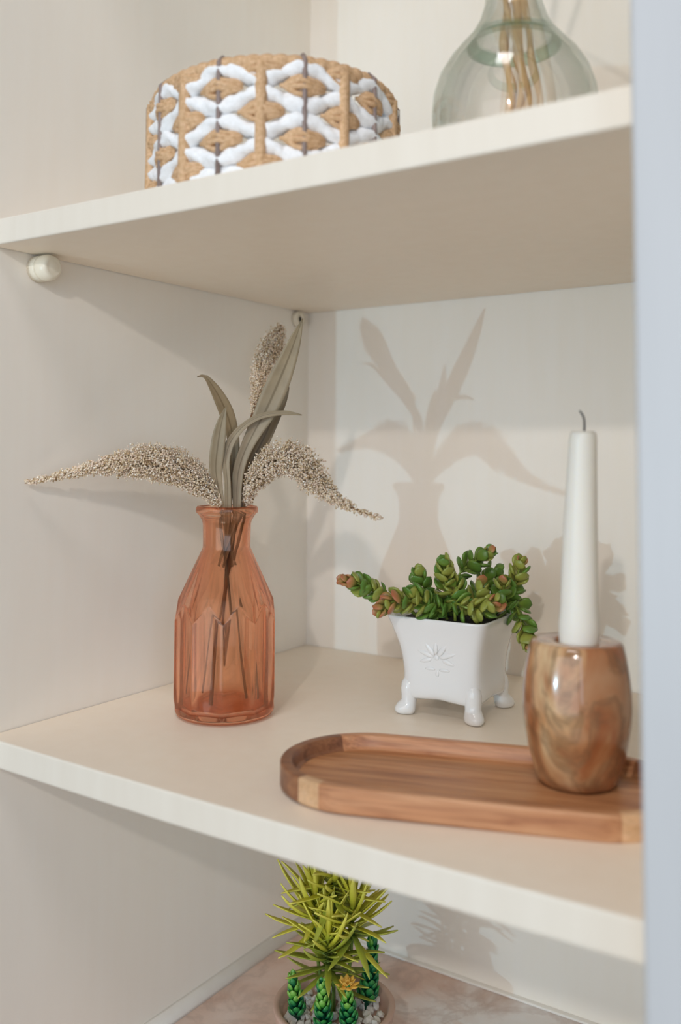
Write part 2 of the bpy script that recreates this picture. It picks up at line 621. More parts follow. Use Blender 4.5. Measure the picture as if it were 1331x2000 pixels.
DATA = {'L1': [(0.0975, 0.1555, 0.1601, 0.00139), (0.0978, 0.1559, 0.1816, 0.0027), (0.0994, 0.1571, 0.197, 0.00402), (0.0988, 0.1568, 0.2124, 0.0048), (0.0886, 0.1622, 0.2298, 0.0059), (0.0774, 0.1671, 0.2429, 0.00543), (0.064, 0.1712, 0.2564, 0.00365), (0.0527, 0.1734, 0.2656, 0.00147), (0.0443, 0.1736, 0.2655, 0.00041)],
'L2': [(0.0997, 0.1448, 0.1599, 0.00091), (0.0995, 0.142, 0.1668, 0.00212), (0.0996, 0.1377, 0.1782, 0.00378), (0.1007, 0.1341, 0.1896, 0.00497), (0.1034, 0.1321, 0.2009, 0.00555), (0.1061, 0.1318, 0.2158, 0.0051), (0.1091, 0.132, 0.2285, 0.00284), (0.1118, 0.1327, 0.2371, 0.00022)],
'L3': [(0.1038, 0.1452, 0.16, 0.00288), (0.1061, 0.1419, 0.1783, 0.00257), (0.107, 0.1385, 0.1934, 0.00301), (0.1084, 0.1384, 0.2032, 0.00361), (0.1117, 0.1413, 0.213, 0.00317), (0.1181, 0.1464, 0.2224, 0.00257), (0.1263, 0.1528, 0.2289, 0.00227), (0.1355, 0.1594, 0.232, 0.00212), (0.1458, 0.1671, 0.2327, 0.00167), (0.1542, 0.1736, 0.2311, 0.0003)],
'L4': [(0.1072, 0.1523, 0.1598, 0.0032), (0.1077, 0.1515, 0.1743, 0.00381), (0.1094, 0.1516, 0.1887, 0.00442), (0.1136, 0.1533, 0.2025, 0.00473), (0.1198, 0.1564, 0.217, 0.00595), (0.1269, 0.16, 0.2315, 0.00801), (0.1335, 0.1612, 0.2443, 0.00898), (0.141, 0.1618, 0.2586, 0.00872), (0.149, 0.1623, 0.2749, 0.00679), (0.1563, 0.1624, 0.2912, 0.00413), (0.1624, 0.1623, 0.3051, 0.00022)],
'L5': [(0.1055, 0.1608, 0.1601, 0.00193), (0.1067, 0.1634, 0.1777, 0.00371), (0.1094, 0.167, 0.1947, 0.00528), (0.1135, 0.1711, 0.2056, 0.00607), (0.1178, 0.1754, 0.2181, 0.00585), (0.1218, 0.1796, 0.2314, 0.00563), (0.1255, 0.1835, 0.2433, 0.00486), (0.1281, 0.1864, 0.2544, 0.00314), (0.129, 0.1879, 0.2639, 0.00032)],
'T_stem': [(0.1007, 0.1601, 0.1584, 0.00116), (0.098, 0.1687, 0.193, 0.00133), (0.0977, 0.1743, 0.2127, 0.00142), (0.0983, 0.1801, 0.2311, 0.00159), (0.0988, 0.1819, 0.2359, 0.00176)],
'T': [(0.0984, 0.1817, 0.2343, 0.00223), (0.0902, 0.1942, 0.2463, 0.00407), (0.0817, 0.2078, 0.2597, 0.00665), (0.073, 0.2243, 0.2755, 0.0098), (0.067, 0.2393, 0.2892, 0.01173), (0.0627, 0.2538, 0.3014, 0.00973), (0.0572, 0.271, 0.317, 0.00407)],
'R': [(0.1077, 0.1623, 0.1596, 0.00284), (0.1182, 0.1581, 0.1761, 0.00963), (0.1325, 0.1566, 0.1895, 0.01429), (0.1476, 0.1575, 0.1968, 0.01611), (0.1637, 0.1596, 0.1927, 0.01439), (0.1765, 0.1598, 0.1821, 0.01077), (0.1927, 0.16, 0.1695, 0.00607), (0.21, 0.1614, 0.1618, 0.00337), (0.2317, 0.1631, 0.1549, 0.00147)],
'Lp': [(0.0975, 0.1458, 0.1599, 0.00402), (0.0906, 0.1342, 0.1745, 0.01276), (0.08, 0.1193, 0.1873, 0.01623), (0.0659, 0.102, 0.1935, 0.01452), (0.0534, 0.0875, 0.1931, 0.01052), (0.0386, 0.0704, 0.19, 0.00618), (0.0219, 0.0508, 0.1843, 0.00344), (0.0063, 0.0323, 0.1791, 0.00114)],
'sprigs': {'a': [(0.2161, 0.2339, 0.0794, 0.00524), (0.2075, 0.2208, 0.0874, 0.00679), (0.1991, 0.2077, 0.0962, 0.00793), (0.1907, 0.1951, 0.1024, 0.00669), (0.1851, 0.1872, 0.1044, 0.00353)],
'b': [(0.2359, 0.2351, 0.0791, 0.00953), (0.2299, 0.2214, 0.0871, 0.01061), (0.2236, 0.2088, 0.0904, 0.01012), (0.2188, 0.1994, 0.0889, 0.00773), (0.2151, 0.1907, 0.0844, 0.00345)],
'c': [(0.228, 0.2541, 0.0778, 0.01061), (0.2252, 0.2492, 0.0882, 0.01059), (0.2223, 0.2442, 0.0986, 0.00894), (0.2212, 0.2413, 0.1061, 0.00487)],
'd': [(0.2405, 0.2565, 0.0767, 0.01054), (0.2432, 0.246, 0.0922, 0.01201), (0.2466, 0.236, 0.1074, 0.01068), (0.2493, 0.2291, 0.118, 0.0047)],
'e': [(0.2358, 0.2702, 0.0927, 0.00662), (0.2429, 0.2699, 0.1064, 0.00824), (0.2518, 0.272, 0.1141, 0.00821), (0.261, 0.2745, 0.1206, 0.00613), (0.2661, 0.2761, 0.1232, 0.00286)],
'f': [(0.2555, 0.2356, 0.0876, 0.01019), (0.2661, 0.2361, 0.0847, 0.01283), (0.2777, 0.2368, 0.0849, 0.01195), (0.2893, 0.2361, 0.0922, 0.0042)],
'g': [(0.2488, 0.2856, 0.0837, 0.0075), (0.2533, 0.2906, 0.0938, 0.00919), (0.2573, 0.2949, 0.102, 0.00837), (0.2605, 0.2979, 0.1048, 0.00419)],
'h': [(0.274, 0.2845, 0.0821, 0.00898), (0.2807, 0.2843, 0.0928, 0.00975), (0.2857, 0.2829, 0.1042, 0.00809), (0.2902, 0.2807, 0.1168, 0.00362)],
'i': [(0.274, 0.2845, 0.0821, 0.00816), (0.2831, 0.2836, 0.0831, 0.00932), (0.29, 0.2793, 0.0744, 0.00801), (0.2962, 0.2734, 0.0642, 0.00633), (0.3005, 0.2681, 0.0558, 0.00313)],
'j': [(0.245, 0.2655, 0.0771, 0.00571), (0.242, 0.2405, 0.081, 0.00557), (0.2407, 0.2262, 0.0805, 0.00353)],
'k': [(0.26, 0.2575, 0.0765, 0.0096), (0.2631, 0.2558, 0.0868, 0.01116), (0.2678, 0.2551, 0.0972, 0.00636)],
'l': [(0.2521, 0.2557, 0.0779, 0.00964), (0.252, 0.2496, 0.0906, 0.01118), (0.2508, 0.2434, 0.101, 0.00636)],
'm': [(0.2441, 0.2408, 0.0772, 0.00953), (0.2363, 0.2285, 0.086, 0.01065), (0.2304, 0.2182, 0.0945, 0.00627)],
'n': [(0.2805, 0.2795, 0.0794, 0.00888), (0.279, 0.2733, 0.09, 0.00964), (0.2807, 0.2695, 0.1005, 0.0056)],
'o': [(0.255, 0.2869, 0.0739, 0.00912), (0.2615, 0.2894, 0.0824, 0.00994), (0.27, 0.2936, 0.0867, 0.00579)]}}

# ------------------------------------------------------------------ setting
H, D, XR, TH = 0.3508, 0.3951, 0.4707, 0.0189
FZ = -0.283
TOP = 0.72
structure(box('wall_left', (-0.02, 0.0, FZ - 0.02), (0.0, D, TOP), M['wall'], bevel=0))
structure(box('wall_back', (-0.02, D, FZ - 0.02), (XR + 0.02, D + 0.02, TOP), M['back'], bevel=0))
structure(box('wall_right', (XR, 0.0, FZ - 0.02), (XR + 0.02, D, TOP), M['wall'], bevel=0))
structure(box('ceiling', (-0.02, 0.0, TOP), (XR + 0.02, D + 0.02, TOP + 0.02), M['wall'], bevel=0))
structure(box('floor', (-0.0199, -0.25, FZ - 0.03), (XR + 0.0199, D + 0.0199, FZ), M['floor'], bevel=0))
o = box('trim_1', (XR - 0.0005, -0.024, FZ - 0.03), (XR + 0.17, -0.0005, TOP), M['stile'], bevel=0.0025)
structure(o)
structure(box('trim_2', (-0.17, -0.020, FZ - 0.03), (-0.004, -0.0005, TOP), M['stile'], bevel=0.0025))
structure(box('wall_front_left', (-1.4, -0.008, FZ - 0.9), (-0.168, 0.02, 1.5), M['wall'], bevel=0))
structure(box('wall_front_right', (XR + 0.168, -0.008, FZ - 0.9), (1.9, 0.02, 1.5), M['wall'], bevel=0))
# caulk fillet along the left wall foot and thin ledge along the back wall foot
v = []
for y in (0.0, D):
    for k in range(7):
        a = pi / 2 * k / 6
        rr = 0.0095
        v.append((rr * math.cos(a), y, FZ + rr * math.sin(a)))
    v.append((0.0, y, FZ))
f = [(k, k + 1, k + 9, k + 8) for k in range(7)] + [(7, 0, 8, 15), tuple(range(7, -1, -1)), tuple(range(8, 16))]
structure(finish(mesh_obj('baseboard_left', v, f, M['trimlight'])))
structure(box('baseboard_back', (0.0095, D - 0.0055, FZ), (XR - 0.001, D, FZ + 0.0022), M['trimlight'], bevel=0.0008))


def sag(x, y):
    return 0.0022 * 4 * max(x, 0) * max(XR - x, 0) / XR ** 2 * (1 - y / D)


def shelf(name, z0, z1, y0, label, sagging):
    n = 17
    prof = [(D - 0.0008, z0), (y0 + 0.0012, z0), (y0 + 0.0003, z0 + 0.0004), (y0, z0 + 0.0014), (y0, z1 - 0.0014),
            (y0 + 0.0003, z1 - 0.0004), (y0 + 0.0012, z1)] + [(y0 + (D - 0.0008 - y0) * k / 8, z1) for k in range(1, 9)]
    rows = []
    for i in range(n):
        x = 0.0007 + (XR - 0.0027 - 0.0007) * i / (n - 1)
        rows.append([(x, y, z - (sag(x, y) * sagging)) for y, z in prof])
    v, f = rings(rows)
    o = finish(mesh_obj(name, v, f, M['shelf'], smooth=False))
    o.data.materials.append(M['edge'])                      # banded front edge
    for p_ in o.data.polygons:
        if all(o.data.vertices[i].co.y < y0 + 0.0013 for i in p_.vertices):
            p_.material_index = 1
    return tag(o, label, 'shelf')


shelf('shelf', H, H + TH, 0.0, 'upper cream painted shelf board carrying the woven basket and glass bottle', 0.45)
shelf('shelf', -TH, 0.0, 0.0073, 'lower cream painted shelf board carrying the pink vase, planter and wooden tray', 1.0)

# shelf pegs
def peg(label, y, r, hole):
    z = H - r - 0.0002 - 0.0006
    t = thing('shelf_peg', label, 'peg', (0, y, z))
    c = (0, y, z)

    def turned(name, prof, mat, n=40, rf=None):
        rows = []
        for rr, x in prof:
            rows.append([(x, y + rr * (rf(j) if rf else 1) * math.cos(2 * pi * j / n), z + rr * (rf(j) if rf else 1) * math.sin(2 * pi * j / n)) for j in range(n)])
        v, f = rings(rows)
        return finish(mesh_obj(name, v, f, mat, t))
    if not hole:
        turned('ribbed_collar', [(r, 0.0003), (r, 0.0072), (r * 0.96, 0.0078)], M['peg'], 60, lambda j: 1 - 0.07 * (j % 2))
        turned('knob', [(r * 0.90, 0.0078), (r * 0.98, 0.0095), (r, 0.012), (r * 0.97, 0.015), (r * 0.86, 0.018), (r * 0.66, 0.0198), (r * 0.6, 0.0196), (r * 0.35, 0.0204), (r * 0.05, 0.0206)], M['peg'])
    else:
        turned('knob', [(r, 0.0003), (r, 0.0052), (r * 0.9, 0.006), (r * 0.42, 0.006), (r * 0.40, 0.0035), (0.0001, 0.0035)], M['peg'])
        turned('peg_hole', [(r * 0.39, 0.0036), (r * 0.38, 0.0042), (0.0001, 0.0042)], M['dark'], 20)


peg('ivory ribbed plastic peg under the front left of the upper shelf', 0.0410, 0.0100, False)
peg('cream peg with a dark hole under the upper shelf by the back corner', 0.3735, 0.0085, True)

# ------------------------------------------------------------------ pink vase
VC = np.array([0.0982, 0.1511, 0.0])
VC[2] = -sag(VC[0], VC[1]) + 0.0002
vase = thing('glass_vase', 'amber pink fluted glass bottle vase holding dried stems on the lower shelf', 'vase', VC)
NF = 10
PH = math.radians(-52)


def fac(a, ph):
    w = 2 * pi / NF
    x = (a - ph) % w - w / 2
    return 1 - 0.082 * (1 - abs(2 * x / w) ** 1.7)


def vase_r(a, z):
    circ = 0.0386
    # body flutes (flat panels), fading to a round foot
    k = min(1.0, max(0.0, (z - 0.006) / 0.010))
    rb = circ * (1 - k) + k * 0.0405 * fac(a, PH)
    # shoulder: flat panels of a cone, half a step round
    zs, zn = 0.0805, 0.128
    t = (z - zs) / (zn - zs)
    t = min(max(t, -0.4), 1.0)
    rs = (0.0408 + (0.0186 - 0.0408) * t) * (fac(a, PH + pi / NF) * (1 - max(t, 0)) + max(t, 0))
    if t < 1.0:
        return min(rb, rs)
    return 0.0186


n = 240
rows = []
ZS = [0.0008] + list(np.linspace(0.004, 0.066, 12)) + list(np.linspace(0.068, 0.094, 40)) + list(np.linspace(0.096, 0.128, 14))
foot = [(0.030, 0.0), (0.0345, 0.0004), (0.0372, 0.002), (0.0384, 0.0042)]
for r, z in foot:
    rows.append([(r * math.cos(2 * pi * j / n), r * math.sin(2 * pi * j / n), z) for j in range(n)])
for z in ZS[2:]:
    rows.append([(vase_r(2 * pi * j / n, z) * math.cos(2 * pi * j / n), vase_r(2 * pi * j / n, z) * math.sin(2 * pi * j / n), z) for j in range(n)])
for r, z in [(0.0185, 0.131), (0.0186, 0.138), (0.0188, 0.1465), (0.0196, 0.1495), (0.0214, 0.1525), (0.0228, 0.1545),
             (0.0241, 0.1552), (0.0244, 0.1568), (0.0243, 0.1588), (0.0235, 0.1602), (0.0222, 0.1604), (0.0210, 0.1592),
             (0.0190, 0.155), (0.0172, 0.149), (0.0164, 0.140), (0.0164, 0.129)]:
    rows.append([(r * math.cos(2 * pi * j / n), r * math.sin(2 * pi * j / n), z) for j in range(n)])
for z in np.linspace(0.124, 0.094, 8):
    rr = np.interp(z, [0.079, 0.129], [0.0362, 0.0164])
    rows.append([(rr * math.cos(2 * pi * j / n), rr * math.sin(2 * pi * j / n), z) for j in range(n)])
for r, z in [(0.0345, 0.082), (0.0356, 0.074), (0.0358, 0.05), (0.0357, 0.012), (0.034, 0.0075), (0.028, 0.0056), (0.012, 0.0062), (0.0005, 0.0064)]:
    rows.append([(r * math.cos(2 * pi * j / n), r * math.sin(2 * pi * j / n), z) for j in range(n)])
rows = [[(p[0] + VC[0], p[1] + VC[1], p[2] + VC[2]) for p in r] for r in rows]
v, f = rings(rows)
o = mesh_obj('vase_body', v, f, M['pinkglass'], vase)
finish(o)

# ------------------------------------------------------------------ flora in the vase
def view_side(P):
    """a sideways direction across the stem, turned towards the open front of the alcove."""
    T = np.gradient(P, axis=0)
    T /= np.linalg.norm(T, axis=1)[:, None] + 1e-12
    fwd = np.array([0.62, -0.78, 0.05])
    S = np.cross(T, fwd)
    S /= np.linalg.norm(S, axis=1)[:, None] + 1e-12
    return S


MOUTH = np.array([VC[0], VC[1], 0.150])


def stem_into_vase(p0, foot_xy, r=0.0016):
    p0 = np.array(p0[:3])
    low = np.array([VC[0] + foot_xy[0], VC[1] + foot_xy[1], 0.0125 + VC[2]])
    mid = np.array([VC[0] + (p0[0] - VC[0]) * 0.55 - foot_xy[0] * 0.08, VC[1] + (p0[1] - VC[1]) * 0.55 - foot_xy[1] * 0.08, 0.135])
    d = mid - VC[:3] * np.array([1, 1, 0]) - np.array([0, 0, 0.135])
    L = math.hypot(d[0], d[1])
    if L > 0.0105:
        mid[:2] = VC[:2] + d[:2] * (0.0105 / L)
    return [p0, mid, low]


def plume(label, data, foot, ngrain, r_stem, mat_stem, head_from=None, tuft=1.0, stem_extra=None, seed=1):
    g = np.random.default_rng(seed)
    d = np.array(data)
    t = thing('seed_plume', label, 'dried plume', tuple(VC + np.array([0, 0, 0.012])), 'dried plumes in the pink vase')
    start = np.array(stem_extra[0] if stem_extra else data[0])[:3]
    ext = [] if not stem_extra else [np.array(p[:3]) for p in stem_extra[1:]]
    path = [np.array(p) for p in stem_into_vase(start, foot)][::-1] + ext
    if not stem_extra:
        path += [p[:3] for p in d[1:]]
    else:
        path += [p[:3] for p in d[1:]]
    Q = resample(np.array(path), 46)
    tube('stem', Q, np.linspace(r_stem, r_stem * 0.35, 46), mat_stem, t, 8)
    C = resample(d, 120)
    T, N, B = frames(C[:, :3], (0.62, -0.78, 0.1))
    w = np.maximum(C[:, 3], 0.0006)
    prob = w ** 1.35 + 0.07 * w.max() ** 1.35
    prob /= prob.sum()
    pos, size, axis, tint = [], [], [], []
    # little side branches that lean towards the tip, each set with grains
    nb = int(ngrain * 2.3) // 9
    for _ in range(nb):
        i = g.choice(120, p=prob)
        a = g.uniform(0, 2 * pi)
        rad = N[i] * math.cos(a) + B[i] * math.sin(a)
        R = w[i] * (g.uniform(0.6, 1.05) ** 0.6)
        lean = 0.55 + 0.35 * g.random()
        shade = g.uniform(0.25, 0.85)
        for k in range(9):
            q = (k + 0.6) / 9
            p = C[i, :3] + rad * R * q + T[i] * R * lean * (q * q) + g.normal(0, 0.00045, 3) * (0.6 + q)
            pos.append(p)
            size.append(g.uniform(0.0007, 0.00105) * (1.05 - 0.25 * q))
            ax = rad * 0.7 + T[i] + g.normal(0, 0.4, 3)
            axis.append(ax / np.linalg.norm(ax))
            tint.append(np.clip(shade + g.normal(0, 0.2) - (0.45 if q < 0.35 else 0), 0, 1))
    pos, size, axis, tint = map(np.array, (pos, size, axis, tint))
    n = len(pos)
    ref = np.where(np.abs(axis[:, 2:3]) < 0.9, np.array([[0, 0, 1.0]]), np.array([[1.0, 0, 0]]))
    U = np.cross(axis, ref); U /= np.linalg.norm(U, axis=1)[:, None]
    W = np.cross(axis, U)
    s = size[:, None]
    vs = np.stack([pos + axis * s * 1.35, pos + U * s, pos + W * s, pos - U * s, pos - W * s, pos - axis * s * 1.2], 1)
    fl = [(0, 1, 2), (0, 2, 3), (0, 3, 4), (0, 4, 1), (5, 2, 1), (5, 3, 2), (5, 4, 3), (5, 1, 4)]
    fc = (np.array(fl)[None] + (np.arange(n) * 6)[:, None, None]).reshape(-1, 3)
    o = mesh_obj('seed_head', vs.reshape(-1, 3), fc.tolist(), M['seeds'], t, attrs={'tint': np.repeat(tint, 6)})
    stuff(o)
    return t


plume('long cream seed plume arching left out of the pink vase towards the side wall', DATA['Lp'], (0.024, 0.004), 6200, 0.0016, M['drystem'], seed=3)
plume('short cream seed plume drooping right out of the pink vase', DATA['R'], (-0.020, -0.012), 5200, 0.0017, M['stem'], seed=4)
plume('upright cream seed plume rising behind the tallest leaf in the pink vase', DATA['T'], (0.010, -0.026), 5200, 0.0020, M['stem'], stem_extra=DATA['T_stem'], seed=5)

spray = thing('leaf_spray', 'spray of long olive leaves standing in the pink vase', 'leaves', tuple(VC + np.array([0, 0, 0.012])))
cen = np.array([VC[0], VC[1], 0.148])
tube('stem', resample([(VC[0] - 0.004, VC[1] + 0.003, 0.095), (VC[0] + 0.001, VC[1] + 0.001, 0.13), (VC[0] + 0.002, VC[1], 0.158)], 20), np.linspace(0.0012, 0.0018, 20), M['drystem'], spray, 8)
for key, mat, cup, ly in (('L1', 'leafdark', 0.35, 0), ('L2', 'leaf', 0.3, 1), ('L3', 'leaf', 0.3, 2), ('L4', 'leaf', 0.22, 3), ('L5', 'leafdark', 0.35, 4)):
    d = np.array(DATA[key])
    a = 2 * pi * ly / 5
    root = np.array([VC[0] + 0.007 * math.cos(a), VC[1] + 0.007 * math.sin(a), 0.112, 0.0010])
    mid = (d[0] + root) / 2
    mid[:2] = VC[:2] + (d[0][:2] - VC[:2]) * 0.7
    mid[2] = 0.147
    mid[3] = min(mid[3], 0.0026)
    L = np.linalg.norm(d[0][:2] - VC[:2])
    mx = 0.012
    if L > mx:
        pass
    C = resample(np.vstack([[root], [mid], d]), 34)
    P = C[:, :3]
    W = np.maximum(C[:, 3], 0.00025)
    v, f, al, ac = ribbon(P, W, view_side(P), 0.00045, cup, 7)
    finish(mesh_obj('leaf', v, f, M[mat], spray, attrs={'along': al, 'across': ac}))
# ------------------------------------------------------------------ wooden tray
TZ = -sag(0.33, 0.06) + 0.0003
ta = math.atan2(0.314, 0.949)
T0 = np.array([0.2713, 0.0292])
tu, tn = np.array([math.cos(ta), math.sin(ta)]), np.array([-math.sin(ta), math.cos(ta)])
TR, U1, U2 = 0.054, 0.017, 0.152
tray = thing('serving_tray', 'oval acacia wood tray with pale inlay strips under the stone candle holder', 'tray', (T0[0], T0[1], TZ))


def tray_piece(name, verts_un, faces, mat, smooth=False, bevel=None):
    """verts in (u, n, z) of the tray; the object keeps the tray's own axes so the grain runs along it."""
    me = bpy.data.meshes.new(name)
    me.from_pydata([tuple(p) for p in verts_un], [], faces)
    me.materials.append(M[mat])
    if smooth:
        me.polygons.foreach_set('use_smooth', [True] * len(me.polygons))
    o = bpy.data.objects.new(name, me)
    o.parent = tray
    o.rotation_euler = (0, 0, ta)
    link(o)
    finish(o, bevel, 2)
    return o


RI = 0.0478
strips = np.linspace(TR - RI, TR + RI, 8)
for k in range(7):
    n0, n1 = strips[k] + 0.0001, strips[k + 1] - 0.0001
    ns = np.linspace(n0, n1, 6)
    left = [(U1 - math.sqrt(max(RI ** 2 - (x - TR) ** 2, 0)), x) for x in ns]
    right = [(U2 + math.sqrt(max(RI ** 2 - (x - TR) ** 2, 0)), x) for x in ns]
    poly = left[::-1] + right
    zt = 0.0068 + random.uniform(-0.0001, 0.0001)
    m_ = len(poly)
    v = [(a, b, 0.0012) for a, b in poly] + [(a, b, zt) for a, b in poly]
    f = [tuple(range(m_)), tuple(range(2 * m_ - 1, m_ - 1, -1))] + [(i, (i + 1) % m_, m_ + (i + 1) % m_, m_ + i) for i in range(m_)]
    tray_piece('board', v, f, 'wood')


def tray_path():
    """closed outline of the tray as (u, n, outward normal), anticlockwise from the front left."""
    pts = []
    L = U2 - U1
    for u in np.linspace(U1, U2, 60)[:-1]:
        pts.append((u, 0.0, 0.0, -1.0))
    for a in np.linspace(-pi / 2, pi / 2, 60)[:-1]:
        pts.append((U2 + TR * math.cos(a), TR + TR * math.sin(a), math.cos(a), math.sin(a)))
    for u in np.linspace(U2, U1, 60)[:-1]:
        pts.append((u, 2 * TR, 0.0, 1.0))
    for a in np.linspace(pi / 2, 3 * pi / 2, 60)[:-1]:
        pts.append((U1 + TR * math.cos(a), TR + TR * math.sin(a), math.cos(a), math.sin(a)))
    return pts


prof = [(0.0014, 0.0), (0.0, 0.0012), (0.0, 0.0138), (0.0005, 0.0146), (0.0013, 0.015), (0.0062, 0.015), (0.0070, 0.0146),
        (0.0082, 0.0122), (0.0098, 0.0082), (0.0112, 0.0070), (0.0125, 0.0066), (0.0125, 0.0)]
TP = tray_path()
CUTS = [(-0.0135, 0.0005), (0.1665, 0.1805)]


def seg_of(p):
    u = p[0]
    for q, (a, b) in enumerate(CUTS):
        if a <= u < b and p[1] < TR:
            return ('pale', q, False)
    if u < CUTS[0][0]:
        return ('cap', 0, False)
    if u >= CUTS[1][1]:
        return ('cap', 1, False)
    return ('side', 0, p[1] > TR)


# finer path with exact cut positions
fine = []
for i in range(len(TP)):
    a, b = TP[i], TP[(i + 1) % len(TP)]
    for k in range(4):
        w = k / 4
        fine.append(tuple(a[q] * (1 - w) + b[q] * w for q in range(4)))
groups = []
for p in fine:
    s = seg_of(p)
    if not groups or groups[-1][0] != s:
        groups.append((s, []))
    groups[-1][1].append(p)
if groups[0][0] == groups[-1][0]:
    groups[0] = (groups[0][0], groups[-1][1] + groups[0][1])
    groups.pop()
for gi, (s, pts) in enumerate(groups):
    nxt = groups[(gi + 1) % len(groups)][1][0]
    pts = pts + [nxt]
    step = 1 if s[0] == 'pale' else 3
    pts = pts[:-1:step] + [pts[-1]]
    rows = []
    for u, n_, nx, ny in pts:
        rows.append([(u - nx * d_, n_ - ny * d_, z) for d_, z in prof])
    v, f = rings(rows)
    o = tray_piece({'pale': 'inlay_strip', 'cap': 'end_cap', 'side': 'side_rail'}[s[0]], v, f, {'pale': 'woodpale', 'cap': 'woodcap', 'side': 'woodrim'}[s[0]])
    if s[0] == 'pale':
        o['label'] = 'pale blond wood inlay strip'

# ------------------------------------------------------------------ stone candle holder and candle
HC = np.array([0.3838, 0.1428, TZ + 0.0071])
hold = thing('candle_holder', 'barrel shaped brown marbled stone candle holder standing in the wooden tray', 'candle holder', HC)


def hfac(a, z, r):
    w = 2 * pi / 9
    x = (a - 0.35) % w - w / 2
    return 0.985 + 0.015 * (math.cos(w / 2) / math.cos(x) - 0.94) / 0.06 * 0.9


prof = [(0.0005, 0.0), (0.0205, 0.0), (0.0228, 0.0008), (0.0246, 0.003), (0.0266, 0.010), (0.0296, 0.021), (0.0318, 0.033), (0.0327, 0.044), (0.0324, 0.054),
        (0.0312, 0.065), (0.0293, 0.076), (0.0280, 0.0815), (0.0268, 0.0832), (0.0250, 0.0838), (0.0150, 0.0836), (0.0128, 0.0832), (0.0124, 0.080), (0.0124, 0.068), (0.0005, 0.068)]
finish(lathe('holder_body', prof, HC, M['stone'], hold, 90, hfac))

cb = np.array([0.3866, 0.1392, HC[2] + 0.0682])
ct = np.array([0.3955, 0.1262, 0.2158])
candle = thing('taper_candle', 'white taper candle leaning slightly in the brown stone holder', 'candle', cb)
ax = ct - cb
cl = [(0.0005, 0.0, 0), (0.0112, 0.0, 0), (0.0117, 0.01, 0)]
rows = []
for r, t_ in [(0.0004, 0.0), (0.0112, 0.0), (0.0117, 0.01), (0.0117, 0.10), (0.0121, 0.19), (0.0112, 0.26), (0.0108, 0.40), (0.0099, 0.60), (0.0092, 0.75), (0.0085, 0.88), (0.0081, 0.965), (0.0076, 0.988), (0.0066, 1.0), (0.0040, 0.992), (0.0008, 0.994)]:
    c = cb + ax * t_
    c = c + np.array([-0.0006, 0.0004, 0]) * math.sin(t_ * pi)
    rows.append([(c[0] + r * (1 + 0.012 * math.sin(3 * 2 * pi * j / 40 + t_ * 7)) * math.cos(2 * pi * j / 40), c[1] + r * math.sin(2 * pi * j / 40), c[2]) for j in range(40)])
v, f = rings(rows)
finish(mesh_obj('candle_body', v, f, M['wax'], candle))
tube('wick', resample([ct + np.array([0.0006, 0, -0.003]), ct + np.array([0.0008, 0.0004, 0.004]), ct + np.array([0.0004, 0.0, 0.0085]), ct + np.array([-0.0016, -0.0010, 0.0122])], 14), np.linspace(0.0007, 0.0005, 14), M['wick'], candle, 8)

# ------------------------------------------------------------------ white planter
PC = np.array([0.2415, 0.2630, 0.0])
PC[2] = -sag(PC[0], PC[1]) + 0.0002
pot = thing('footed_planter', 'white glazed square planter with four paw feet holding succulents', 'planter', PC)
PA = math.radians(2.0)


def prot(x, y, z):
    return (PC[0] + x * math.cos(PA) - y * math.sin(PA), PC[1] + x * math.sin(PA) + y * math.cos(PA), PC[2] + z)


def sq_ring(h, z, e=7.0, n=64, arch=0.0):
    out = []
    for j in range(n):
        a = 2 * pi * (j + 0.5) / n
        c, s = math.cos(a), math.sin(a)
        r = h / (abs(c) ** e + abs(s) ** e) ** (1 / e)
        x, y = r * c, r * s
        mid = 1 - min(1, min(abs(x), abs(y)) / (h * 0.85))      # 1 in the middle of a side, 0 at a corner
        out.append(prot(x, y, z + arch * mid))
    return out


rows = [sq_ring(0.004, 0.0135), sq_ring(0.026, 0.0135), sq_ring(0.0300, 0.0118, 6, arch=0.0022), sq_ring(0.0321, 0.0128, 6, arch=0.0030), sq_ring(0.0331, 0.0155, 6, arch=0.0022), sq_ring(0.0334, 0.0200, 6, arch=0.0006),
        sq_ring(0.0330, 0.0260, 7), sq_ring(0.0325, 0.0315, 8), sq_ring(0.0328, 0.0385, 9), sq_ring(0.0338, 0.0470, 10), sq_ring(0.0353, 0.0545, 11),
        sq_ring(0.0378, 0.0630, 12), sq_ring(0.0400, 0.0700, 12), sq_ring(0.0414, 0.0742, 13), sq_ring(0.0417, 0.0755, 13), sq_ring(0.0412, 0.0763, 13), sq_ring(0.0402, 0.0762, 12),
        sq_ring(0.0386, 0.0742, 11), sq_ring(0.0355, 0.0680, 9), sq_ring(0.0330, 0.060, 9), sq_ring(0.002, 0.060)]
v, f = rings(rows)
finish(mesh_obj('planter_body', v, f, M['glaze'], pot))
